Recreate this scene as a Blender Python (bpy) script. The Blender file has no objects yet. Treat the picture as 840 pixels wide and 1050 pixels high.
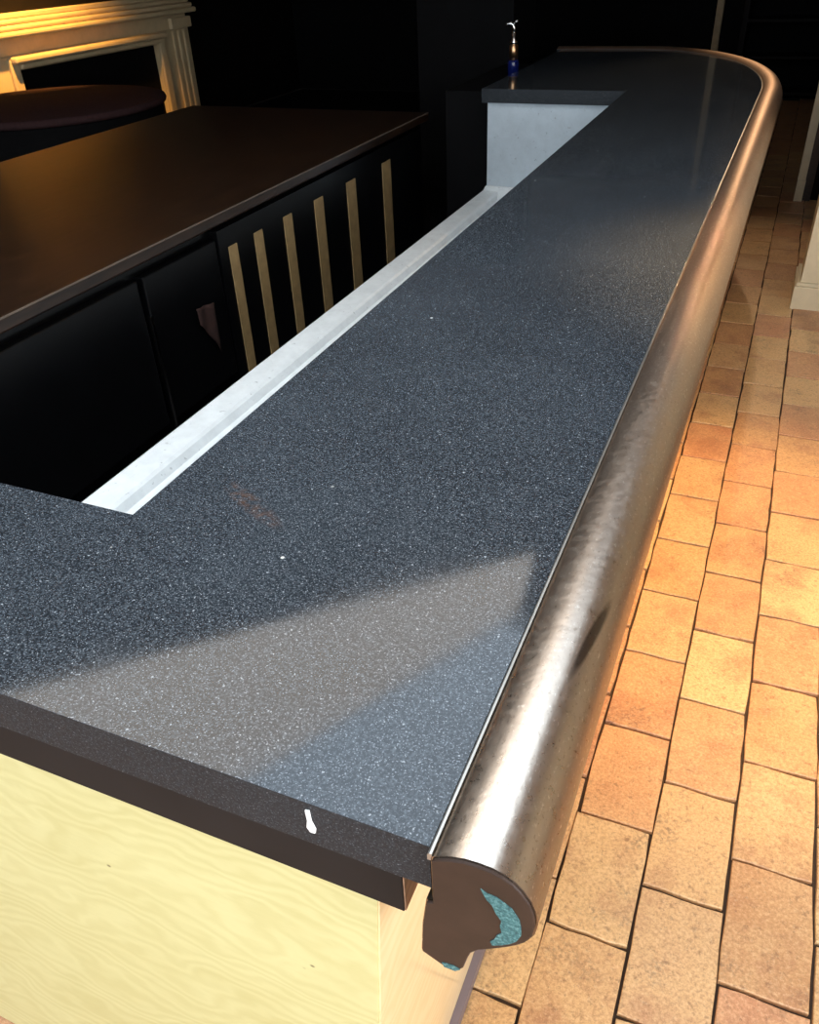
import bpy, bmesh, math, random
from mathutils import Vector, Matrix

# ------------------------------------------------------------------ camera, world, light, exposure
SC = bpy.context.scene
COL = SC.collection
A = 0.8                      # metres per survey unit (camera height above the stone top)
CZ = 2.33 * A                # camera height above the tiled floor
def W(x, y, z): return Vector((x * A, y * A, z * A + CZ))

YAW, PITCH, ROLL, FPX = -0.427976875, 0.611482291, -0.0496146385, 840.11
fw = Vector((math.sin(YAW) * math.cos(PITCH), math.cos(YAW) * math.cos(PITCH), -math.sin(PITCH)))
rt = Vector((math.cos(YAW), -math.sin(YAW), 0)); up = rt.cross(fw)
c_, s_ = math.cos(ROLL), math.sin(ROLL)
rt, up = c_ * rt + s_ * up, -s_ * rt + c_ * up
cam = bpy.data.cameras.new('camera'); cam_o = bpy.data.objects.new('camera', cam); COL.objects.link(cam_o)
cam_o.matrix_world = Matrix(((rt.x, up.x, -fw.x, 0), (rt.y, up.y, -fw.y, 0), (rt.z, up.z, -fw.z, CZ), (0, 0, 0, 1)))
cam.sensor_fit = 'HORIZONTAL'; cam.sensor_width = 36; cam.lens = FPX / 840 * 36
cam.clip_start = 0.02; cam.clip_end = 100
SC.camera = cam_o

wd = bpy.data.worlds.new('sky'); SC.world = wd; wd.use_nodes = True
wd.node_tree.nodes['Background'].inputs[0].default_value = (0.74, 0.87, 1.0, 1)
wd.node_tree.nodes['Background'].inputs[1].default_value = 3.1

def area_light(name, loc, target, sx, sy, power, color):
    l = bpy.data.lights.new(name, 'AREA'); l.shape = 'RECTANGLE'; l.size = sx; l.size_y = sy
    l.energy = power; l.color = color
    o = bpy.data.objects.new(name, l); COL.objects.link(o); o.location = loc
    o.rotation_euler = (Vector(target) - Vector(loc)).to_track_quat('-Z', 'Y').to_euler()
    return o
# daylight standing in the big shop window behind the photographer
area_light('window_daylight', W(-1.2, -2.9, 0.0), W(-1.2, 3, 0.0), 5.6, 2.5, 34, (0.92, 0.97, 1.0))
area_light('side_fill_daylight', W(3.15, -1.1, -0.1), W(0, -1.1, -0.3), 2.3, 2.3, 125, (0.95, 0.97, 1.0))  # added fill from the right; the side window is invented
sky_portal = area_light('ceiling_opening_portal', W(-1.15, 1.8, 1.80), W(-1.15, 1.8, 0), 3.2 * A, 4.4 * A, 1, (1, 1, 1))
sky_portal.data.cycles.is_portal = True
added_portal = area_light('ceiling_opening_portal', W(-4.1, -0.25, 1.80), W(-4.1, -0.25, 0), 2.7 * A, 2.5 * A, 1, (1, 1, 1))  # second ceiling opening, unseen, added to brighten the worktop
added_portal.data.cycles.is_portal = True

SC.view_settings.view_transform = 'Standard'; SC.view_settings.look = 'None'
SC.view_settings.exposure = 0.13; SC.view_settings.gamma = 1.0; SC.view_settings.use_curve_mapping = False
SC.cycles.max_bounces = 8; SC.cycles.use_denoising = True
SC.cycles.sample_clamp_indirect = 4.0

# ------------------------------------------------------------------ helpers
random.seed(7)
def link(o, parent=None):
    COL.objects.link(o)
    if parent is not None: o.parent = parent
    return o
def mesh_obj(name, bm, mat, parent=None, smooth=False, recalc=True):
    if recalc: bmesh.ops.recalc_face_normals(bm, faces=bm.faces)
    me = bpy.data.meshes.new(name); bm.to_mesh(me); bm.free()
    if mat: me.materials.append(mat)
    if smooth:
        for p in me.polygons: p.use_smooth = True
    return link(bpy.data.objects.new(name, me), parent)
def empty(name, parent=None): return link(bpy.data.objects.new(name, None), parent)
def tag(o, label=None, cat=None, group=None, kind=None):
    if label: o['label'] = label
    if cat: o['category'] = cat
    if group: o['group'] = group
    if kind: o['kind'] = kind
    return o
def bevel(o, w, seg=2, ang=40):
    m = o.modifiers.new('bevel', 'BEVEL'); m.width = w; m.segments = seg; m.limit_method = 'ANGLE'; m.angle_limit = math.radians(ang)
    return o
def add_box(bm, x0, x1, y0, y1, z0, z1):        # survey units
    v = [bm.verts.new(W(x, y, z)) for z in (z0, z1) for x, y in ((x0, y0), (x1, y0), (x1, y1), (x0, y1))]
    for f in ((0, 3, 2, 1), (4, 5, 6, 7), (0, 1, 5, 4), (1, 2, 6, 5), (2, 3, 7, 6), (3, 0, 4, 7)):
        bm.faces.new([v[i] for i in f])
def box(name, x0, x1, y0, y1, z0, z1, mat, parent=None, bev=0.0):
    bm = bmesh.new(); add_box(bm, x0, x1, y0, y1, z0, z1)
    o = mesh_obj(name, bm, mat, parent)
    if bev: bevel(o, bev)
    return o
def hexa(name, pts, mat, parent=None, bev=0.0):  # bottom four then top four
    bm = bmesh.new(); v = [bm.verts.new(W(*p)) for p in pts]
    for f in ((0, 3, 2, 1), (4, 5, 6, 7), (0, 1, 5, 4), (1, 2, 6, 5), (2, 3, 7, 6), (3, 0, 4, 7)):
        bm.faces.new([v[i] for i in f])
    o = mesh_obj(name, bm, mat, parent)
    if bev: bevel(o, bev)
    return o
def prism(name, poly, z0, z1, mat, parent=None, bev=0.0):
    bm = bmesh.new()
    b = [bm.verts.new(W(x, y, z0)) for x, y in poly]; t = [bm.verts.new(W(x, y, z1)) for x, y in poly]
    n = len(poly)
    bm.faces.new(t); bm.faces.new(b[::-1])
    for i in range(n): bm.faces.new((b[i], b[(i + 1) % n], t[(i + 1) % n], t[i]))
    o = mesh_obj(name, bm, mat, parent)
    if bev: bevel(o, bev)
    return o
def sweep(name, path, normals, prof, mat, parent=None, smooth=True, caps=True):
    # prof: closed list of (outward offset, z); path: (x, y) points
    bm = bmesh.new(); rings = []
    for (px, py), (nx, ny) in zip(path, normals):
        rings.append([bm.verts.new(W(px + nx * u, py + ny * u, z)) for u, z in prof])
    n = len(prof)
    for a, b in zip(rings, rings[1:]):
        for i in range(n): bm.faces.new((a[i], a[(i + 1) % n], b[(i + 1) % n], b[i]))
    if caps: bm.faces.new(rings[0]); bm.faces.new(rings[-1][::-1])
    o = mesh_obj(name, bm, mat, parent, smooth=smooth)
    return o
def lathe(name, prof, loc, mat, parent=None, seg=24):   # metres, prof (r, z) bottom to top
    bm = bmesh.new(); rings = []
    for r, z in prof:
        rings.append([bm.verts.new((loc[0] + r * math.cos(2 * math.pi * i / seg), loc[1] + r * math.sin(2 * math.pi * i / seg), loc[2] + z)) for i in range(seg)])
    for a, b in zip(rings, rings[1:]):
        for i in range(seg): bm.faces.new((a[i], a[(i + 1) % seg], b[(i + 1) % seg], b[i]))
    bm.faces.new(rings[0][::-1]); bm.faces.new(rings[-1])
    return mesh_obj(name, bm, mat, parent, smooth=True)
def tube(name, pts, r, mat, parent=None, seg=10):        # metres
    bm = bmesh.new(); rings = []
    pts = [Vector(p) for p in pts]
    for i, p in enumerate(pts):
        d = (pts[min(i + 1, len(pts) - 1)] - pts[max(i - 1, 0)]).normalized()
        s = d.cross(Vector((0.31, 0.87, 0.12))).normalized(); t = d.cross(s)
        rr = r[i] if isinstance(r, (list, tuple)) else r
        rings.append([bm.verts.new(p + rr * (math.cos(2 * math.pi * k / seg) * s + math.sin(2 * math.pi * k / seg) * t)) for k in range(seg)])
    for a, b in zip(rings, rings[1:]):
        for i in range(seg): bm.faces.new((a[i], a[(i + 1) % seg], b[(i + 1) % seg], b[i]))
    bm.faces.new(rings[0][::-1]); bm.faces.new(rings[-1])
    return mesh_obj(name, bm, mat, parent, smooth=True)

# ------------------------------------------------------------------ materials
class NT:
    def __init__(s, name):
        s.m = bpy.data.materials.new(name); s.m.use_nodes = True; s.t = s.m.node_tree; s.n = s.t.nodes; s.b = s.n['Principled BSDF']
    def new(s, ty, **kw):
        n = s.n.new(ty)
        for k, v in kw.items():
            if hasattr(n, k): setattr(n, k, v)
            else: n.inputs[k.replace('_', ' ')].default_value = v
        return n
    def l(s, a, b): s.t.links.new(a, b)
    def coord(s, scale=(1, 1, 1), out='Object'):
        tc = s.new('ShaderNodeTexCoord'); mp = s.new('ShaderNodeMapping'); mp.inputs['Scale'].default_value = scale
        s.l(tc.outputs[out], mp.inputs[0]); return mp.outputs[0]
    def noise(s, vec, scale, detail=3, rough=0.5, dist=0):
        n = s.new('ShaderNodeTexNoise'); n.inputs['Scale'].default_value = scale; n.inputs['Detail'].default_value = detail
        n.inputs['Roughness'].default_value = rough; n.inputs['Distortion'].default_value = dist
        s.l(vec, n.inputs['Vector']); return n.outputs['Fac']
    def ramp(s, fac, stops, interp='LINEAR'):
        r = s.new('ShaderNodeValToRGB'); r.color_ramp.interpolation = interp
        e = r.color_ramp.elements
        while len(e) < len(stops): e.new(0.5)
        for el, (p, c) in zip(e, stops):
            el.position = p; el.color = (c, c, c, 1) if isinstance(c, (int, float)) else (*c, 1)
        s.l(fac, r.inputs[0]); return r.outputs[0]
    def mix(s, fac, a, b, mode='MIX'):
        n = s.new('ShaderNodeMix', data_type='RGBA', blend_type=mode)
        for i, v in ((0, fac), (6, a), (7, b)):
            if hasattr(v, 'is_linked'): s.l(v, n.inputs[i])
            elif isinstance(v, (int, float)): n.inputs[i].default_value = v
            else: n.inputs[i].default_value = (*v, 1)
        return n.outputs[2]
    def bump(s, h, strength, dist=0.002):
        n = s.new('ShaderNodeBump'); n.inputs['Strength'].default_value = strength; n.inputs['Distance'].default_value = dist
        s.l(h, n.inputs['Height']); s.l(n.outputs[0], s.b.inputs['Normal'])
    def set(s, **kw):
        for k, v in kw.items():
            i = s.b.inputs[{'color': 'Base Color', 'rough': 'Roughness', 'metal': 'Metallic', 'spec': 'Specular IOR Level', 'coat': 'Coat Weight', 'coatr': 'Coat Roughness', 'aniso': 'Anisotropic', 'emit': 'Emission Color', 'estr': 'Emission Strength', 'sheen': 'Sheen Weight'}[k]]
            if hasattr(v, 'is_linked'): s.l(v, i)
            elif isinstance(v, (int, float)): i.default_value = v
            else: i.default_value = (*v, 1)
        return s.m
def plain(name, col, rough=0.5, metal=0.0, var=0.15, scale=8.0, **kw):
    t = NT(name); v = t.coord(); f = t.noise(v, scale, 4)
    c = t.mix(t.ramp(f, [(0.3, 0.0), (0.7, 1.0)]), tuple(x * (1 - var) for x in col), tuple(min(1, x * (1 + var)) for x in col))
    return t.set(color=c, rough=rough, metal=metal, **kw)

def granite(name='black_granite', honed_shade=0.0):
    t = NT(name); v = t.coord()
    big = t.noise(v, 2.2, 4, 0.6)
    base = t.mix(t.ramp(big, [(0.35, 0.0), (0.7, 1.0)]), (0.012, 0.015, 0.019), (0.026, 0.032, 0.039))
    fine = t.noise(v, 260, 2, 0.6)
    base = t.mix(t.ramp(fine, [(0.45, 0.0), (0.75, 1.0)]), base, (0.085, 0.10, 0.115))
    cur = base
    for sc, lo, hi, col in ((420, 0.62, 0.70, (0.22, 0.24, 0.27)), (190, 0.715, 0.76, (0.34, 0.36, 0.38))):
        n = t.noise(v, sc, 1, 0.4)
        cur = t.mix(t.ramp(n, [(lo, 0.0), (hi, 1.0)]), cur, col)
    vo = t.new('ShaderNodeTexVoronoi', feature='F1'); vo.inputs['Scale'].default_value = 130; vo.inputs['Randomness'].default_value = 1
    t.l(v, vo.inputs['Vector'])
    dots = t.ramp(vo.outputs['Distance'], [(0.05, 1.0), (0.13, 0.0)])
    sep = t.new('ShaderNodeSeparateColor'); t.l(vo.outputs['Color'], sep.inputs[0])
    pick = t.ramp(sep.outputs[0], [(0.86, 0.0), (0.9, 1.0)])
    cur = t.mix(t.mix(1.0, dots, pick, 'MULTIPLY'), cur, (0.55, 0.57, 0.58))
    vo2 = t.new('ShaderNodeTexVoronoi', feature='F1'); vo2.inputs['Scale'].default_value = 14; t.l(v, vo2.inputs['Vector'])
    sep2 = t.new('ShaderNodeSeparateColor'); t.l(vo2.outputs['Color'], sep2.inputs[0])
    cur = t.mix(t.mix(1.0, t.ramp(vo2.outputs['Distance'], [(0.035, 1.0), (0.06, 0.0)]), t.ramp(sep2.outputs[1], [(0.90, 0.0), (0.92, 1.0)]), 'MULTIPLY'), cur, (0.75, 0.72, 0.66))
    # rusty rub mark by the inner corner of the top
    tc = t.new('ShaderNodeTexCoord'); mp = t.new('ShaderNodeMapping', vector_type='TEXTURE'); t.l(tc.outputs['Object'], mp.inputs[0])
    mp.inputs['Location'].default_value = W(-0.93, 1.21, -1); mp.inputs['Rotation'].default_value = (0, 0, -0.5); mp.inputs['Scale'].default_value = (0.11, 0.022, 0.05)
    gr = t.new('ShaderNodeTexGradient', gradient_type='SPHERICAL'); t.l(mp.outputs[0], gr.inputs[0])
    st = t.mix(1.0, t.ramp(gr.outputs[0], [(0.0, 0.0), (0.6, 1.0)]), t.ramp(t.noise(v, 60, 3), [(0.4, 0.0), (0.65, 0.7)]), 'MULTIPLY')
    cur = t.mix(st, cur, (0.12, 0.06, 0.035))
    smear = t.noise(t.coord((1.0, 0.35, 1)), 5, 5, 0.65, 0.6)
    if honed_shade: cur = t.mix(honed_shade, cur, (0.006, 0.0065, 0.0075))  # edge copy darkened in place of shade
    t.set(color=cur, rough=0.5 if honed_shade else t.ramp(smear, [(0.3, 0.05), (0.75, 0.11)]), spec=0.2 if honed_shade else 0.55)
    return t.m
def copper():
    t = NT('worn_copper'); v = t.coord(); vs = t.coord((1, 0.25, 1))
    f1 = t.noise(vs, 9, 5, 0.6); f2 = t.noise(v, 70, 4, 0.65)
    c = t.mix(t.ramp(f1, [(0.35, 0.0), (0.7, 1.0)]), (0.40, 0.27, 0.185), (0.52, 0.39, 0.29))
    sp = t.new('ShaderNodeSeparateXYZ'); t.l(t.coord(), sp.inputs[0])
    mr = t.new('ShaderNodeMapRange'); mr.inputs[1].default_value = 0.4; mr.inputs[2].default_value = 3.2; t.l(sp.outputs[1], mr.inputs[0])
    # paler, more neutral metal at the near end, redder copper towards the curve
    c = t.mix(mr.outputs[0], t.mix(0.75, c, (0.66, 0.60, 0.53)), t.mix(0.45, c, (0.58, 0.36, 0.24)))
    c = t.mix(t.ramp(f2, [(0.55, 0.0), (0.75, 0.4)]), c, (0.66, 0.56, 0.47))
    c = t.mix(t.ramp(t.noise(v, 28, 6, 0.7), [(0.66, 0.0), (0.78, 0.2)]), c, (0.20, 0.13, 0.08))
    # brown patina left on the flank, rubbed away on the crown
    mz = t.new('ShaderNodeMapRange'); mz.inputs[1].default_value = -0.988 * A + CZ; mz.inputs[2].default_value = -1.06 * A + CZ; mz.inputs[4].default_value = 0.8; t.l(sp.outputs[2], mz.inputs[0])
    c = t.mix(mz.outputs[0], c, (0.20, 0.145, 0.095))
    fl = t.noise(t.coord((1, 0.5, 1)), 210, 3, 0.7)
    c = t.mix(t.ramp(fl, [(0.60, 0.0), (0.70, 0.6)]), c, (0.92, 0.87, 0.80))
    c = t.mix(t.ramp(fl, [(0.30, 0.45), (0.40, 0.0)]), c, (0.24, 0.16, 0.10))
    # long dark scuff on the crown of the rail
    tc = t.new('ShaderNodeTexCoord'); mp = t.new('ShaderNodeMapping', vector_type='TEXTURE'); t.l(tc.outputs['Object'], mp.inputs[0])
    mp.inputs['Location'].default_value = W(-0.147, 1.045, -0.975); mp.inputs['Rotation'].default_value = (0, 0, -0.10); mp.inputs['Scale'].default_value = (0.008, 0.11, 0.05)
    gr = t.new('ShaderNodeTexGradient', gradient_type='SPHERICAL'); t.l(mp.outputs[0], gr.inputs[0])
    c = t.mix(t.ramp(gr.outputs[0], [(0.05, 0.0), (0.4, 0.75)]), c, (0.05, 0.04, 0.035))
    sc = t.noise(t.coord((30, 4, 30)), 6, 4, 0.7)
    t.set(color=c, metal=1.0, rough=t.mix(mr.outputs[0], t.ramp(f2, [(0.3, 0.25), (0.75, 0.35)]), t.ramp(f2, [(0.3, 0.38), (0.75, 0.52)])))
    h = t.mix(0.4, t.noise(v, 6, 3), t.noise(v, 45, 4, 0.6))
    t.bump(t.mix(0.10, h, sc), 0.30, 0.004)
    return t.m
def copper_end():
    t = NT('copper_end_brown'); v = t.coord()
    c = t.mix(t.noise(v, 30, 5, 0.6), (0.022, 0.012, 0.008), (0.05, 0.027, 0.018))
    return t.set(color=c, rough=0.5, metal=0.1, spec=0.3)
def verdigris():
    t = NT('verdigris'); v = t.coord()
    c = t.ramp(t.noise(v, 220, 4, 0.7), [(0.3, (0.015, 0.045, 0.045)), (0.5, (0.04, 0.12, 0.12)), (0.72, (0.16, 0.30, 0.28))])
    t.set(color=c, rough=0.85); t.bump(t.noise(v, 300, 3), 0.5, 0.001); return t.m
KNOTS = [(Vector((-0.40, 0.469, 0.668)), 0.032), (Vector((-0.775, 0.472, 0.693)), 0.024)]
def birch(name, c0, c1, gloss=0.4, sc=(1.2, 1, 2.6)):
    t = NT(name); v = t.coord(sc)
    warp = t.new('ShaderNodeTexNoise'); warp.inputs['Scale'].default_value = 2.3; warp.inputs['Detail'].default_value = 3; t.l(v, warp.inputs['Vector'])
    add = t.new('ShaderNodeVectorMath', operation='MULTIPLY_ADD'); t.l(warp.outputs['Color'], add.inputs[0]); add.inputs[1].default_value = (0.9, 0.9, 0.9); t.l(v, add.inputs[2])
    wv = t.new('ShaderNodeTexWave', wave_type='BANDS', bands_direction='Z'); wv.inputs['Scale'].default_value = 4; wv.inputs['Distortion'].default_value = 5; wv.inputs['Detail'].default_value = 3
    t.l(add.outputs[0], wv.inputs['Vector'])
    grain = t.noise(t.coord((6, 6, 60)), 5, 4, 0.6)
    f = t.mix(0.72, wv.outputs['Fac'], t.noise(add.outputs[0], 3.0, 5, 0.6))
    c = t.ramp(f, [(0.15, c0), (0.8, c1)])
    c = t.mix(t.ramp(grain, [(0.5, 0.0), (0.8, 0.10)]), c, tuple(x * 0.6 for x in c0))
    # small dark pitch marks
    vo = t.new('ShaderNodeTexVoronoi'); vo.inputs['Scale'].default_value = 1.0; vo.inputs['Randomness'].default_value = 1
    t.l(t.coord((38, 38, 60)), vo.inputs['Vector'])
    d = t.ramp(vo.outputs['Distance'], [(0.08, 1.0), (0.2, 0.0)])
    zs = []
    for loc, r in KNOTS:
        mp = t.new('ShaderNodeMapping', vector_type='TEXTURE'); t.l(t.coord(), mp.inputs[0])
        mp.inputs['Location'].default_value = loc; mp.inputs['Scale'].default_value = (r * 1.4, 0.2, r)
        g_ = t.new('ShaderNodeTexGradient', gradient_type='SPHERICAL'); t.l(mp.outputs[0], g_.inputs[0])
        zs.append(t.ramp(g_.outputs[0], [(0.05, 0.0), (0.35, 0.85)]))
    zone = t.mix(1.0, zs[0], zs[1], 'LIGHTEN')
    c = t.mix(t.mix(1.0, d, zone, 'MULTIPLY'), c, (0.12, 0.08, 0.03))
    t.set(color=c, rough=gloss, spec=0.4); return t.m
def tile_mat():
    t = NT('terracotta'); v = t.coord(out='Object')
    oi = t.new('ShaderNodeObjectInfo')
    ad = t.new('ShaderNodeVectorMath', operation='MULTIPLY_ADD'); ad.inputs[1].default_value = (37, 11, 23)
    cb = t.new('ShaderNodeCombineXYZ')
    for i in range(3): t.l(oi.outputs['Random'], cb.inputs[i])
    t.l(cb.outputs[0], ad.inputs[0]); t.l(v, ad.inputs[2]); vv = ad.outputs[0]
    base = t.ramp(oi.outputs['Random'], [(0.0, (0.54, 0.27, 0.12)), (0.2, (0.70, 0.43, 0.19)), (0.4, (0.52, 0.23, 0.11)), (0.6, (0.74, 0.50, 0.24)), (0.8, (0.64, 0.33, 0.14)), (1.0, (0.56, 0.24, 0.13))])
    cl = t.noise(vv, 7, 5, 0.6)
    c = t.mix(t.ramp(cl, [(0.32, 0.0), (0.72, 1.0)]), base, t.mix(0.40, base, (0.80, 0.52, 0.25)))
    c = t.mix(t.ramp(t.noise(vv, 4.5, 4, 0.65), [(0.50, 0.0), (0.70, 0.7)]), c, (0.40, 0.17, 0.09))
    pits = t.noise(vv, 60, 4, 0.75)
    c = t.mix(t.ramp(pits, [(0.56, 0.0), (0.68, 0.65)]), c, (0.22, 0.11, 0.055))
    gr = t.noise(vv, 130, 5, 0.85)
    c = t.mix(t.ramp(gr, [(0.38, 0.50), (0.52, 0.0)]), c, (0.30, 0.14, 0.07))
    c = t.mix(t.ramp(gr, [(0.52, 0.0), (0.66, 0.36)]), c, (0.90, 0.68, 0.42))
    soot = t.mix(1.0, t.ramp(t.noise(vv, 6, 4, 0.7), [(0.56, 0.0), (0.72, 0.9)]), t.ramp(t.noise(vv, 110, 3, 0.7), [(0.45, 0.0), (0.6, 0.8)]), 'MULTIPLY')
    c = t.mix(soot, c, (0.10, 0.07, 0.055))
    t.set(color=c, rough=t.ramp(cl, [(0.3, 0.30), (0.7, 0.5)]), spec=0.45)
    t.bump(t.mix(0.5, t.noise(vv, 9, 4), pits), 0.35, 0.004); return t.m
def steel(name='brushed_steel', c=(0.72, 0.78, 0.80), rough=0.5, metal=0.35):
    t = NT(name); v = t.coord()
    s = t.noise(v, 11, 5, 0.7)
    col = t.mix(t.ramp(s, [(0.35, 0.0), (0.75, 0.8)]), c, tuple(x * 0.8 for x in c))
    col = t.mix(t.ramp(t.noise(v, 45, 3, 0.6), [(0.66, 0.0), (0.72, 0.5)]), col, tuple(x * 0.35 for x in c))
    return t.set(color=col, rough=rough, metal=metal)
def dark_wood():
    t = NT('dark_varnished_wood'); v = t.coord((8, 0.8, 8))
    f = t.noise(v, 6, 5, 0.6)
    c = t.ramp(f, [(0.3, (0.010, 0.005, 0.003)), (0.7, (0.034, 0.016, 0.008))])
    return t.set(color=c, rough=0.30, spec=0.5)
def cream(name, c, rough=0.45):
    t = NT(name); v = t.coord()
    col = t.mix(t.ramp(t.noise(v, 5, 5, 0.65), [(0.35, 0.0), (0.75, 1.0)]), c, tuple(x * 0.8 for x in c))
    col = t.mix(t.ramp(t.noise(v, 60, 4, 0.7), [(0.68, 0.0), (0.74, 0.5)]), col, tuple(x * 0.4 for x in c))
    return t.set(color=col, rough=rough)

M_GRAN = granite(); M_COP = copper(); M_CEND = copper_end(); M_VERD = verdigris()
M_BIRCH = birch('birch_yellow', (0.50, 0.43, 0.185), (0.60, 0.535, 0.262))
M_BIRCH2 = birch('birch_varnished', (0.76, 0.55, 0.29), (0.84, 0.65, 0.38), gloss=0.16)
M_TILE = tile_mat(); M_GROUT = plain('grout', (0.07, 0.045, 0.028), 0.9, scale=30)
M_STEEL = steel('glare_steel_top', (0.93, 0.97, 0.97), 0.4, 0.0); M_STEELP = steel('steel_splash', (0.52, 0.58, 0.62), 0.5, 0.2)  # deck steel whitened, its blown-out glare put into the colour
M_HONED_SHADE = granite('honed_edge_shaded', 0.62); M_WOOD = dark_wood(); M_BLACK = plain('black_lacquer', (0.003, 0.003, 0.0035), 0.3, spec=0.25)
M_BLACKM = plain('black_paint', (0.0035, 0.0032, 0.0035), 0.8, spec=0.12); M_BLACKW = plain('black_brown_paint', (0.004, 0.0025, 0.002), 0.8, spec=0.12)
M_FASC = plain('dark_stained_board', (0.012, 0.010, 0.010), 0.6, spec=0.2); M_ENDG = birch('board_end_grain', (0.22, 0.11, 0.06), (0.42, 0.24, 0.14), 0.6, (30, 2, 2))
M_ALU = plain('pale_metal_strip', (0.42, 0.39, 0.35), 0.35, 0.8); M_CHROME = plain('chrome', (0.8, 0.8, 0.8), 0.15, 1.0)
M_CREAM = cream('cream_paint', (0.74, 0.63, 0.42)); M_CREAM2 = cream('cream_mantel', (0.68, 0.52, 0.30))
M_BREAST = plain('chimney_brown', (0.09, 0.045, 0.018), 0.7)
M_EDGE_GLINT = plain('edge_glint', (0.16, 0.12, 0.09), 0.45, 0.2)
M_OAK = plain('pale_oak', (0.38, 0.25, 0.11), 0.5, scale=20); M_CLOTH = plain('dark_plum_cloth', (0.040, 0.020, 0.020), 0.9, scale=40, spec=0.08)
M_DCEIL = plain('brown_ceiling', (0.34, 0.29, 0.25), 0.8); M_SKIRT = plain('skirting_grey', (0.16, 0.12, 0.12), 0.35)
M_PAINT = plain('white_drip', (0.85, 0.82, 0.78), 0.5); M_BRASS = plain('brass', (0.70, 0.42, 0.22), 0.3, 1.0)
M_BLUE = plain('blue_glass', (0.006, 0.012, 0.10), 0.12); M_TOWEL = plain('rust_cloth', (0.035, 0.012, 0.008), 0.9)
M_PLY2 = plain('shelf_wood', (0.006, 0.004, 0.0035), 0.7, spec=0.2)
def emit(name, col, s):
    t = NT(name); return t.set(color=(0.8, 0.8, 0.8), emit=col, estr=s)

# ------------------------------------------------------------------ the room
ZC = 1.75
XL, XR, YF, YB = -9.0, 3.2, -3.0, 15.6
floor = box('floor', XL - 0.2, XR + 0.2, YF - 0.2, YB + 0.2, -2.46, -2.348, M_GROUT); tag(floor, 'worn terracotta tiled floor with dark joints beside the bar', kind='structure')
PX, PY, GAP = 0.2345, 0.39, 0.010
def tile_mesh(i):
    rnd = random.Random(100 + i); bm = bmesh.new()
    hx, hy = (PX - 0.006) / 2 * A, (PY - GAP) / 2 * A
    top, low = [], []
    n = 4
    cs = [(-hx, -hy), (hx, -hy), (hx, hy), (-hx, hy)]
    for k in range(4):
        (x0, y0), (x1, y1) = cs[k], cs[(k + 1) % 4]
        for j in range(n):
            f = j / n; x, y = x0 + (x1 - x0) * f, y0 + (y1 - y0) * f
            if j == 0: x *= 0.985; y *= 0.99
            x += rnd.uniform(-0.0022, 0.0022); y += rnd.uniform(-0.0024, 0.0024)
            low.append(bm.verts.new((x, y, -0.022))); top.append((x, y))
    mid = [bm.verts.new((x, y, -0.0022)) for x, y in top]
    tp = [bm.verts.new((x * 0.982, y * 0.988, 0)) for x, y in top]
    m = len(top)
    for a, b in ((low, mid), (mid, tp)):
        for k in range(m): bm.faces.new((a[k], a[(k + 1) % m], b[(k + 1) % m], b[k]))
    bm.faces.new(tp)
    bmesh.ops.recalc_face_normals(bm, faces=bm.faces)
    me = bpy.data.meshes.new('floor_tile'); bm.to_mesh(me); bm.free(); me.materials.append(M_TILE)
    return me
TM = [tile_mesh(i) for i in range(8)]
def tile_spots():
    for k in range(-12, 13):
        x = -0.213 + PX * k + PX / 2
        off = 0.105 if k % 2 == 0 else 0.315
        if k == -1: off = 0.24
        for j in range(-8, 40):
            y = off + PY * j + PY / 2
            if y < YF + 0.2 or y > YB - 0.2 or x > XR - 0.15: continue
            yield k, x, y
big = bmesh.new()
for k, x, y in tile_spots():
    rz = random.uniform(-0.012, 0.012); dz = random.uniform(-0.0015, 0.001)
    tilt = (random.uniform(-0.004, 0.004), random.uniform(-0.003, 0.003))
    if -1 <= k <= 5 and 0.2 < y < 11.5:
        o = bpy.data.objects.new('floor_tile', random.choice(TM)); link(o, floor)
        o.location = W(x, y, -2.33) + Vector((random.uniform(-.001, .001), random.uniform(-.001, .001), dz)); o.rotation_euler = (tilt[0], tilt[1], rz + (math.pi if random.random() < .5 else 0))
    else:
        if k < -1 and y > 0.9: continue
        mt = Matrix.Translation(W(x, y, -2.33)) @ Matrix.Rotation(rz, 4, 'Z')
        n0 = len(big.verts); big.from_mesh(random.choice(TM)); big.verts.ensure_lookup_table()
        bmesh.ops.transform(big, matrix=mt, verts=big.verts[n0:])
o = mesh_obj('floor_tile_field', big, M_TILE, floor, recalc=False); tag(o, kind='stuff')
tag(box('floor_mat', -8.9, -0.46, 0.7, 15.5, -2.347, -2.332, M_BLACKM, floor), 'black rubber covering behind the bar')

tag(box('wall_left', XL - 0.2, XL, YF, YB, -2.34, ZC, M_BLACKW), 'near black wall behind the fireplace', kind='structure')
tag(box('wall_back', XL - 0.2, XR + 0.2, YB, YB + 0.2, -2.34, ZC, M_BLACKM), 'black far wall of the room', kind='structure')
bm = bmesh.new()
add_box(bm, XR, XR + 0.2, YF, YB, -2.34, -1.6); add_box(bm, XR, XR + 0.2, YF, YB, 1.4, ZC)
add_box(bm, XR, XR + 0.2, YF, -2.6, -1.6, 1.4); add_box(bm, XR, XR + 0.2, 0.4, YB, -1.6, 1.4)  # opening invented for the side fill light
tag(mesh_obj('wall_right', bm, M_CREAM), 'cream wall on the aisle side', kind='structure')
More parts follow.
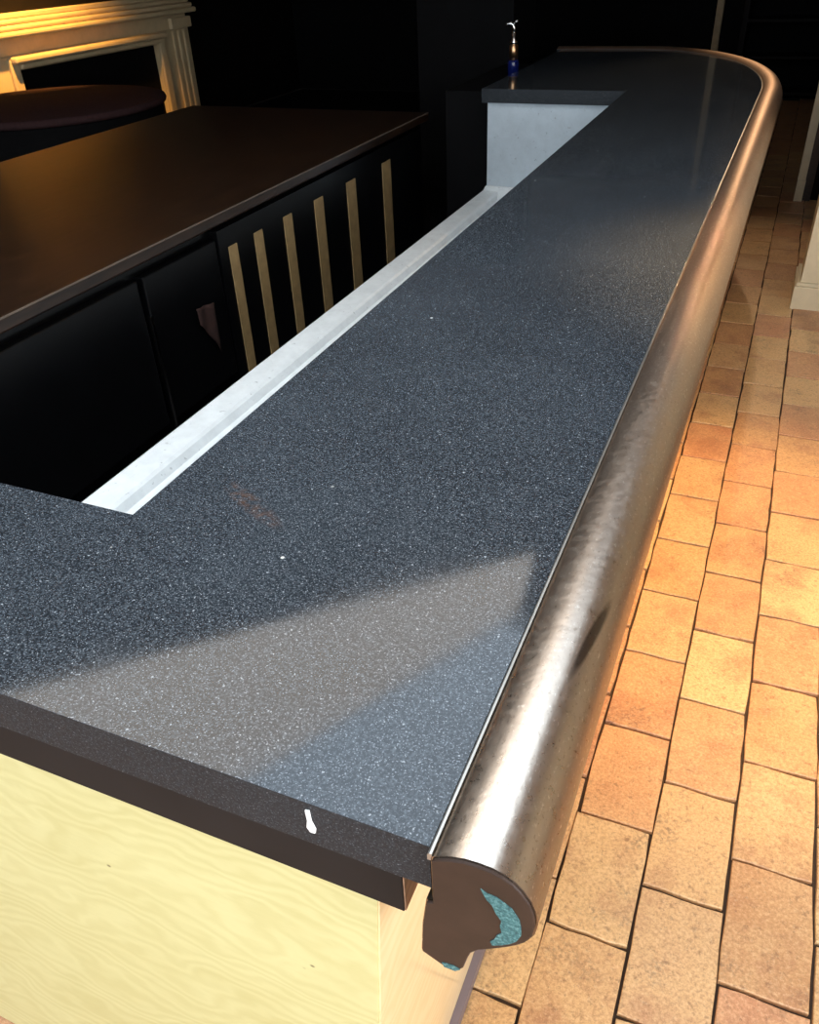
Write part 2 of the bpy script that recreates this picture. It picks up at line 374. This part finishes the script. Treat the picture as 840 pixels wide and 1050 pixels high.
# shop front wall behind the photographer with its window opening
bm = bmesh.new()
add_box(bm, XL - 0.2, XR + 0.2, YF - 0.25, YF, -2.34, -1.7); add_box(bm, XL - 0.2, XR + 0.2, YF - 0.25, YF, 1.6, ZC)
add_box(bm, XL - 0.2, -4.8, YF - 0.25, YF, -1.7, 1.6); add_box(bm, 2.4, XR + 0.2, YF - 0.25, YF, -1.7, 1.6)
tag(mesh_obj('wall_front', bm, M_BLACKM), 'black shop front wall around the window', kind='structure')
# ceiling with an angled light panel let into it
LP = [(-1.13, 4.65), (-1.07, 4.02), (-2.70, 1.05), (-5.0, 1.07)]
HX0, HX1, HY0, HY1 = -2.75, 0.45, -0.4, 4.0
bm = bmesh.new()
add_box(bm, XL - 0.2, -5.5, YF - 0.25, YB + 0.2, ZC, ZC + 0.12); add_box(bm, -5.5, HX0, YF - 0.25, -1.5, ZC, ZC + 0.12); add_box(bm, -5.5, HX0, 1.0, YB + 0.2, ZC, ZC + 0.12)  # leaves the extra opening added to light the worktop
add_box(bm, HX1, XR + 0.2, YF - 0.25, YB + 0.2, ZC, ZC + 0.12)
add_box(bm, HX0, HX1, YF - 0.25, HY0, ZC, ZC + 0.12); add_box(bm, HX0, HX1, HY1, YB + 0.2, ZC, ZC + 0.12)
tri = [(-2.75, 4.0), (-1.2, 4.0), (-2.75, 1.9)]
lo_ = [bm.verts.new(W(x, y, ZC)) for x, y in tri]; hi_ = [bm.verts.new(W(x, y, ZC + 0.12)) for x, y in tri]
bm.faces.new(lo_); bm.faces.new(hi_[::-1])
for i in range(3): bm.faces.new((lo_[i], lo_[(i + 1) % 3], hi_[(i + 1) % 3], hi_[i]))
tag(mesh_obj('ceiling', bm, M_DCEIL), 'brown ceiling above the bar', kind='structure')
lp = empty('ceiling_light_panel'); tag(lp, 'warm white angled light panel set under the brown ceiling above the bar', 'ceiling light')
lp.location = W(-2.4, 2.6, ZC)
def keep(o, p):
    o.parent = p; o.matrix_parent_inverse = Matrix.Translation(-p.location); return o
keep(prism('diffuser', LP, ZC - 0.03, ZC - 0.012, emit('light_panel_glow', (1.0, 0.90, 0.78), 2.9)), lp)
cx, cy = sum(p[0] for p in LP) / 4, sum(p[1] for p in LP) / 4
keep(prism('frame', [(cx + (x - cx) * 1.005, cy + (y - cy) * 1.005) for x, y in LP], ZC - 0.013, ZC - 0.001, M_BLACKM), lp)

# cream partition on the right with its plinth
tag(box('wall_partition', 0.268, XR, 6.37, 6.75, -2.34, ZC, M_CREAM), 'cream painted partition end standing on a plinth at the aisle', kind='structure')
bm = bmesh.new(); add_box(bm, 0.233, XR, 6.335, 6.80, -2.335, -2.165); add_box(bm, 0.243, XR, 6.345, 6.79, -2.165, -2.14)
tag(bevel(mesh_obj('baseboard_right', bm, M_CREAM), 0.004), 'cream plinth with rounded top around the partition', kind='structure')
tag(box('wall_passage', 0.30, XR, 9.42, 9.7, -2.34, ZC, M_BLACKM), 'dark wall beyond the partition', kind='structure')
dr = empty('trim_1'); tag(dr, 'pale door casing beyond the cream partition', kind='structure')
box('plinth_block', 0.148, 0.226, 9.33, 9.45, -2.335, -2.13, M_CREAM, dr, 0.004)
box('casing', 0.146, 0.222, 9.345, 9.44, -2.13, ZC, M_CREAM, dr, 0.004)
box('casing_reveal', 0.222, 0.30, 9.37, 9.44, -2.335, ZC, M_WOOD, dr)

# ------------------------------------------------------------------ the bar
X0 = -0.256
path, nrm = [], []
for i in range(33):
    path.append((X0, 0.575 + (6.95 - 0.575) * i / 32)); nrm.append((1, 0))
RX, RY = 1.25, 2.40
for i in range(1, 29):
    t = math.pi / 2 * i / 28
    path.append((X0 - RX + RX * math.cos(t), 6.95 + RY * math.sin(t)))
    n = Vector((math.cos(t) / RX, math.sin(t) / RY)).normalized(); nrm.append((n.x, n.y))
for i in range(1, 7):
    path.append((X0 - RX - (2.36 + X0 - RX) * i / 6, 6.95 + RY)); nrm.append((0, 1))

top = empty('bar_countertop'); top.location = W(-0.8, 3, -1.1)
tag(top, 'long speckled black granite bar top with a rounded copper rail along its edge', 'countertop')
outer = [(x - nx * 0.006, y - ny * 0.006) for (x, y), (nx, ny) in zip(path, nrm)]
outer[0] = (X0 - 0.006, 0.586)
poly = outer + [(-2.31, 9.343), (-2.31, 6.83), (-1.188, 6.83), (-1.155, 1.087), (-2.0, 1.087), (-2.0, 0.586)]
slab = keep(prism('stone_slab', poly, -1.10, -1.0, M_GRAN), top)
slab.data.materials.append(M_HONED_SHADE)          # unpolished edge faces, their shade put into a darker granite
for f in slab.data.polygons:
    if abs(f.normal.z) < 0.5: f.material_index = 1
slab.data.update(); bevel(slab, 0.004, 3, 50)
PROF = [(0.000, -1.004), (0.006, -0.998), (0.014, -0.993), (0.030, -0.985), (0.048, -0.979), (0.068, -0.977), (0.086, -0.978), (0.102, -0.983), (0.116, -0.991),
        (0.128, -1.004), (0.140, -1.024), (0.148, -1.048), (0.150, -1.072), (0.147, -1.098), (0.138, -1.120), (0.126, -1.136), (0.112, -1.151), (0.092, -1.170),
        (0.070, -1.189), (0.058, -1.207), (0.052, -1.229), (0.046, -1.260), (0.035, -1.277), (0.016, -1.279), (-0.004, -1.268), (-0.022, -1.258), (-0.018, -1.18), (-0.010, -1.112), (0.0, -1.106)]
rail = keep(sweep('copper_rail', path, nrm, PROF, M_COP), top); rail['label'] = 'worn copper rail with an ogee underside'
ms = rail.modifiers.new('edges', 'EDGE_SPLIT'); ms.split_angle = math.radians(50)
# end cap face, a hair proud of the cut end
def cap(name, pts, y0, y1, mat, parent):
    bm = bmesh.new()
    a = [bm.verts.new(W(x, y0, z)) for x, z in pts]; b = [bm.verts.new(W(x, y1, z)) for x, z in pts]
    bm.faces.new(a); bm.faces.new(b[::-1])
    for i in range(len(pts)): bm.faces.new((a[i], a[(i + 1) % len(pts)], b[(i + 1) % len(pts)], b[i]))
    return mesh_obj(name, bm, mat, parent)
mu = Vector((0.055, -1.11))
cp = cap('end_cap', [(X0 + mu.x + (u - mu.x) * 0.97, mu.y + (z - mu.y) * 0.98) for u, z in PROF], 0.570, 0.5755, M_CEND, None); cp.parent = rail; cp['label'] = 'dark brown end of the copper rail'
bevel(cp, 0.002)
VD = [(-0.184, -1.026), (-0.176, -1.031), (-0.162, -1.032), (-0.150, -1.040), (-0.141, -1.046), (-0.130, -1.066), (-0.127, -1.084), (-0.126, -1.102), (-0.132, -1.122), (-0.141, -1.135), (-0.152, -1.146), (-0.166, -1.157), (-0.169, -1.148), (-0.163, -1.138), (-0.160, -1.126), (-0.153, -1.115), (-0.156, -1.098), (-0.154, -1.085), (-0.162, -1.072), (-0.168, -1.055), (-0.176, -1.046)]
vd = cap('verdigris_patch', VD, 0.5688, 0.5705, M_VERD, None); vd.parent = rail; vd['label'] = 'turquoise verdigris crescent'
VD2 = [(-0.243, -1.262), (-0.225, -1.258), (-0.214, -1.262), (-0.222, -1.272), (-0.240, -1.273)]
vd = cap('verdigris_patch', VD2, 0.5688, 0.5705, M_VERD, None); vd.parent = rail
trim = keep(sweep('edge_strip', path, nrm, [(-0.0055, -1.012), (0.001, -1.012), (0.001, -0.997), (-0.0025, -0.997), (-0.0055, -1.0005)], M_ALU, smooth=False), top); trim['label'] = 'thin pale metal strip between stone and copper'
# white paint run on the front edge
DR = [(-0.455, -1.016), (-0.447, -1.014), (-0.446, -1.040), (-0.441, -1.056), (-0.443, -1.067), (-0.452, -1.068), (-0.457, -1.058), (-0.454, -1.040)]
d = keep(cap('paint_drip', DR, 0.583, 0.5865, M_PAINT, None), top); bevel(d, 0.0015); d['label'] = 'white drip on the front edge'
# crumbs on the stone
CR = [(0.485, 93), (0, 0)]

base = empty('bar_cabinet'); base.location = W(-0.8, 3, -2.33)
tag(base, 'pale birch veneered bar body with dark board under the granite top', 'bar')
keep(hexa('end_panel', [(-1.54, 0.478, -2.325), (-0.372, 0.478, -2.325), (-0.372, 0.66, -2.325), (-1.54, 0.66, -2.325), (-1.54, 0.618, -1.251), (-0.372, 0.618, -1.251), (-0.372, 0.66, -1.251), (-1.54, 0.66, -1.251)], M_BIRCH), base)['label'] = 'pale yellow birch veneer end panel'
FP = [(-0.118, -2.325), (-0.113, -2.325), (-0.113, -1.28), (-0.118, -1.28)]
pth = [(x, max(y, 0.480)) for x, y in path]; pth[0] = (X0, 0.480)
fpn = keep(sweep('front_panel', pth, nrm, [(-0.118, -2.325), (-0.113, -2.325), (-0.113, -1.12), (-0.118, -1.12)], M_BIRCH2, smooth=False), base); fpn['label'] = 'varnished birch panel facing the aisle'
# the sloping end: keep the front panel behind the leaning edge of the end panel
for vtx in fpn.data.vertices:
    zz = (vtx.co.z - CZ) / A; yy = vtx.co.y / A
    if yy < 0.52: vtx.co.y = (0.480 + max(0, (zz + 2.325) / 1.075) * 0.140 + 0.001) * A
keep(sweep('skirting', [(x, max(y, 0.483)) for x, y in path], nrm, [(-0.1125, -2.326), (-0.090, -2.326), (-0.0935, -2.305), (-0.1125, -2.292)], M_SKIRT, smooth=False), base)
fa = keep(box('fascia_board', -1.95, -0.323, 0.614, 0.672, -1.25, -1.101, M_FASC), base); bevel(fa, 0.0015); fa['label'] = 'dark board under the stone edge'
keep(box('board_end', -0.3228, -0.3205, 0.6165, 0.671, -1.248, -1.104, M_ENDG), base)['label'] = 'brown end grain of the dark board'
inner = [(x - nx * 0.125, y - ny * 0.125) for (x, y), (nx, ny) in zip(path, nrm)]
inner = [(x, max(y, 0.675)) for x, y in inner]
keep(prism('carcass', inner + [(-2.26, 9.2), (-2.26, 6.90), (-1.215, 6.90), (-1.19, 1.05), (-1.5, 1.05), (-1.5, 0.675)], -2.326, -1.102, M_FASC), base)

wt = empty('steel_worktop'); wt.location = W(-1.7, 4, -2.33)
tag(wt, 'low steel worktop, white from painted-in glare, with raised edge running behind the granite bar', 'worktop')
keep(box('deck', -2.20, -1.22, 1.30, 6.86, -1.83, -1.805, M_STEEL), wt)
keep(sweep('raised_lip', [(-2.28, 1.30), (-2.28, 6.86)], [(1, 0), (1, 0)], [(0.0, -1.86), (0.006, -1.86), (0.08, -1.835), (0.19, -1.82), (0.19, -1.803), (0.165, -1.800), (0.145, -1.768), (0.130, -1.758), (0.012, -1.752), (0.0, -1.758)], M_STEEL, smooth=False), wt)
keep(hexa('end_upstand', [(-2.275, 6.66, -1.804), (-1.22, 6.66, -1.804), (-1.22, 6.87, -1.804), (-2.275, 6.87, -1.804), (-2.275, 6.84, -1.735), (-1.22, 6.84, -1.735), (-1.22, 6.87, -1.735), (-2.275, 6.87, -1.735)], M_STEEL), wt)
keep(box('splash_panel', -2.272, -1.215, 6.872, 6.895, -1.83, -1.102, M_STEELP), wt)['label'] = 'stained steel panel under the granite return'
keep(box('cabinet', -2.20, -1.24, 1.36, 6.85, -2.326, -1.84, M_BLACK), wt)

# ------------------------------------------------------------------ island counter behind the bar
isl = empty('island_counter'); isl.location = W(-4.1, 4, -2.33)
tag(isl, 'wide dark brown varnished counter with black front and pale oak slats behind the bar', 'counter')
it = keep(box('counter_top', -5.40, -2.93, -0.6, 7.24, -1.315, -1.25, M_WOOD), isl); bevel(it, 0.008, 3)
keep(box('edge_strip', -2.9345, -2.9285, -0.59, 7.23, -1.2565, -1.2487, M_EDGE_GLINT), isl)['label'] = 'thin pale strip standing in for the highlight along the counter edge'  # pale strip added as the highlight on the edge
keep(box('body', -5.30, -3.03, -0.5, 7.16, -2.326, -1.316, M_BLACK), isl)
ys = [-0.48, 0.75, 2.0, 3.275]
for a, b in zip(ys, ys[1:]):
    d = keep(box('fridge_door', -3.03, -2.975, a + 0.012, b - 0.012, -2.24, -1.40, M_BLACK), isl); bevel(d, 0.006)
keep(box('door_edge_strip', -2.978, -2.955, 3.282, 3.300, -2.31, -1.60, M_CHROME), isl)['label'] = 'thin bright metal strip'
d = keep(box('fridge_door', -3.03, -2.975, 3.31, 3.98, -2.24, -1.40, M_BLACK), isl); bevel(d, 0.006)
keep(box('slat_backing', -3.03, -2.972, 4.0, 7.15, -2.325, -1.36, M_BLACK), isl)
for y0, y1 in ((4.09, 4.18), (4.375, 4.475), (4.74, 4.85), (5.165, 5.295), (5.67, 5.82), (6.31, 6.47)):
    s = keep(box('slat', -3.03, -2.966, y0, y1, -2.325, -1.475, M_OAK), isl); bevel(s, 0.001)

# rust coloured cloth hanging over the door
bm = bmesh.new(); g = []
for i in range(9):
    u = i / 8; row = []
    for j in range(9):
        v = j / 8
        zt = -1.70 - 0.02 * u; zb = -1.80 - 0.23 * u ** 1.3
        row.append(bm.verts.new(W(-2.955 + 0.008 * math.sin(u * 9 + v), 3.665 + 0.16 * u, zt + (zb - zt) * v)))
    g.append(row)
for i in range(8):
    for j in range(8): bm.faces.new((g[i][j], g[i + 1][j], g[i + 1][j + 1], g[i][j + 1]))
tw = mesh_obj('hand_towel', bm, M_TOWEL, smooth=True); so = tw.modifiers.new('thick', 'SOLIDIFY'); so.thickness = 0.004
tag(tw, 'dim rust coloured cloth hanging on the black counter front left of the slats', 'towel')

# ------------------------------------------------------------------ black cabinets and bottle at the far end
tag(bevel(box('tall_cabinet', -3.75, -2.72, 9.0, 9.8, -2.331, 1.2, M_BLACKM), 0.006), 'tall matt black cabinet standing beyond the counter end', 'cabinet')
tag(bevel(box('low_cabinet', -2.78, -2.325, 7.25, 8.95, -2.331, -1.08, M_BLACKM), 0.006), 'low black cabinet beside the granite return under the blue bottle', 'cabinet')
bt = empty('siphon_bottle'); bl = W(-2.41, 8.0, -1.08); bt.location = bl
tag(bt, 'blue bottle with copper band and chrome spout at the counter end', 'bottle')
keep(lathe('body', [(0.030, 0.0), (0.040, 0.005), (0.040, 0.10), (0.036, 0.115)], bl, M_BLUE), bt)
keep(lathe('neck_band', [(0.031, 0.115), (0.031, 0.205), (0.026, 0.21)], bl, M_BRASS), bt)
keep(lathe('cap', [(0.027, 0.21), (0.027, 0.232), (0.014, 0.25), (0.013, 0.285)], bl, M_CHROME), bt)
keep(tube('spout', [bl + Vector(p) for p in ((0, 0, 0.28), (0, 0, 0.31), (-0.006, -0.004, 0.33), (-0.024, -0.01, 0.342), (-0.045, -0.02, 0.338), (-0.05, -0.022, 0.325))], [0.012, 0.012, 0.012, 0.012, 0.009, 0.008], M_CHROME), bt)
keep(tube('lever', [bl + Vector(p) for p in ((-0.004, 0, 0.335), (0.012, 0, 0.352), (0.024, 0, 0.356))], 0.008, M_CHROME), bt)

# ------------------------------------------------------------------ round table in front of the fireplace
rtb = empty('round_table'); tl = W(-7.18, 7.2, -2.33); rtb.location = tl
tag(rtb, 'large round table with dark plum cloth before the fireplace', 'table')
TH = 1.08 * A; TR = 1.2 * A
keep(lathe('table_top', [(TR - 0.03, TH - 0.06), (TR - 0.008, TH - 0.05), (TR, TH - 0.03), (TR - 0.008, TH - 0.008), (TR - 0.04, TH), (0.02, TH + 0.004)], tl, M_CLOTH, seg=64), rtb)
keep(lathe('skirt', [(TR - 0.10, 0.02), (TR - 0.06, TH * 0.5), (TR - 0.04, TH - 0.06)], tl, M_BLACKM, seg=64), rtb)
keep(lathe('base', [(TR - 0.12, 0.0), (TR - 0.12, 0.02)], tl, M_BLACKM, seg=64), rtb)

# ------------------------------------------------------------------ fireplace
tag(box('chimney_breast', XL, -8.90, 7.3, 12.03, -2.34, ZC, M_BREAST), 'dark brown chimney breast above the mantel', kind='structure')
fpz = empty('fireplace_mantel'); fpz.location = W(-8.8, 9.9, -2.33)
tag(fpz, 'cream painted fireplace surround with stepped mouldings and a dark opening', 'fireplace')
FX = -8.90
def fbox(n, y0, y1, z0, z1, d0, d1, m=None, b=0.006): return keep(box(n, FX + d0, FX + d1, y0, y1, z0, z1, m or M_CREAM2, None, b), fpz)
fbox('hearth_back', 8.48, 11.22, -2.325, -1.12, 0.004, 0.03, M_BLACKM)
for y0, y1, yo, yi in ((11.22, 12.02, 1, -1), (7.68, 8.48, -1, 1)):
    j = fbox('jamb', y0, y1, -2.325, -0.98, 0.004, 0.10)
    fbox('jamb_plinth', y0 - 0.01, y1 + 0.01, -2.325, -2.10, 0.10, 0.15)
    for q in range(3):
        c = y0 + (y1 - y0) * (0.5 + 0.17 * q) if yo > 0 else y1 - (y1 - y0) * (0.5 + 0.17 * q)
        fbox('flute', c - 0.035, c + 0.035, -2.08, -1.0, 0.10, 0.135, None, 0.012)
    yy = (y0 + (y1 - y0) * 0.42, y1 + 0.02) if yo > 0 else (y0 - 0.02, y1 - (y1 - y0) * 0.42)
    fbox('capital', yy[0], yy[1], -0.98, -0.84, 0.10, 0.17, None, 0.01)
    ym = (y0, y0 + 0.14) if yo > 0 else (y1 - 0.14, y1)
    fbox('opening_moulding', ym[0], ym[1], -2.325, -1.0, 0.10, 0.15, None, 0.012)
fbox('lintel', 8.48, 11.22, -1.14, -0.98, 0.004, 0.10)
fbox('opening_moulding', 8.36, 11.34, -1.06, -0.985, 0.10, 0.24, None, 0.02)
fbox('opening_moulding', 8.48, 11.22, -1.125, -1.063, 0.10, 0.19, None, 0.016)
fbox('frieze', 7.68, 12.02, -0.98, -0.79, 0.004, 0.09)
fbox('cornice_step', 7.55, 12.11, -0.79, -0.725, 0.004, 0.25, None, 0.018)
fbox('cornice_step', 7.58, 12.08, -0.723, -0.665, 0.004, 0.21, None, 0.018)
fbox('cornice_step', 7.60, 12.06, -0.663, -0.605, 0.004, 0.17, None, 0.018)
fbox('mantel_shelf', 7.62, 12.04, -0.603, -0.545, 0.004, 0.13, None, 0.012)
fbox('overmantel', 7.66, 12.00, -0.543, 0.30, 0.004, 0.05, M_PLY2)

# ------------------------------------------------------------------ far dark furniture
tag(box('trim_2', -1.43, -1.33, 15.48, 15.6, -2.335, ZC, M_OAK), 'narrow pale post on the far black wall', kind='structure')

su = empty('shelf_unit'); su.location = W(0.3, 15.2, -2.33)
tag(su, 'dark wooden shelf unit standing against the far black wall', 'shelf')
for x in (-0.95, 1.55): keep(box('side_panel', x - 0.04, x + 0.04, 14.9, 15.55, -2.326, 0.6, M_PLY2, None, 0.004), su)
for z in (-2.2, -1.72, -1.24, -0.76, -0.28, 0.2): keep(box('shelf_board', -0.91, 1.51, 14.92, 15.55, z, z + 0.04, M_PLY2, None, 0.004), su)
keep(box('back_board', -0.91, 1.51, 15.52, 15.56, -2.326, 0.6, M_BLACKM), su)

# ------------------------------------------------------------------ ceiling spot lamps
def spot(x, y, target, power, size, label, blend=0.6, color=(1.0, 0.60, 0.24), rad=0.04, drop=0.10):
    e = empty('ceiling_spotlight'); e.location = W(x, y, ZC); tag(e, label, 'spotlight', 'ceiling spotlights')
    p = W(x, y, ZC)
    keep(lathe('canopy', [(0.045, -0.02), (0.05, 0.0)], p, M_BLACKM), e)
    keep(tube('stem', [p + Vector((0, 0, -0.02)), p + Vector((0, 0, -drop))], 0.008, M_BLACKM), e)
    d = (W(*target) - (p + Vector((0, 0, -drop - 0.04)))).normalized(); h = p + Vector((0, 0, -drop - 0.04))
    keep(tube('lamp_head', [h - d * 0.06, h + d * 0.05], [0.035, 0.05], M_BLACKM, seg=20), e)
    l = bpy.data.lights.new('spot_beam', 'SPOT'); l.energy = power; l.color = color; l.spot_size = math.radians(size); l.spot_blend = blend; l.shadow_soft_size = rad
    o = bpy.data.objects.new('spot_beam', l); link(o); o.location = h + d * 0.075; o.rotation_euler = d.to_track_quat('-Z', 'Y').to_euler()
    keep(o, e)
spot(0.75, 3.2, (0.15, 3.1, -2.33), 480, 48, 'black ceiling spotlight over the near tiles of the aisle', 0.9)
spot(-0.5, 11.0, (-0.3, 7.6, -1.0), 110, 50, 'black ceiling spotlight beyond the curved end of the bar', 0.8, (1.0, 0.70, 0.42))
spot(-7.8, 8.0, (-8.72, 8.7, -0.8), 800, 74, 'black spotlight hanging in front of the fireplace', 0.9, (1.0, 0.50, 0.10), drop=0.35)
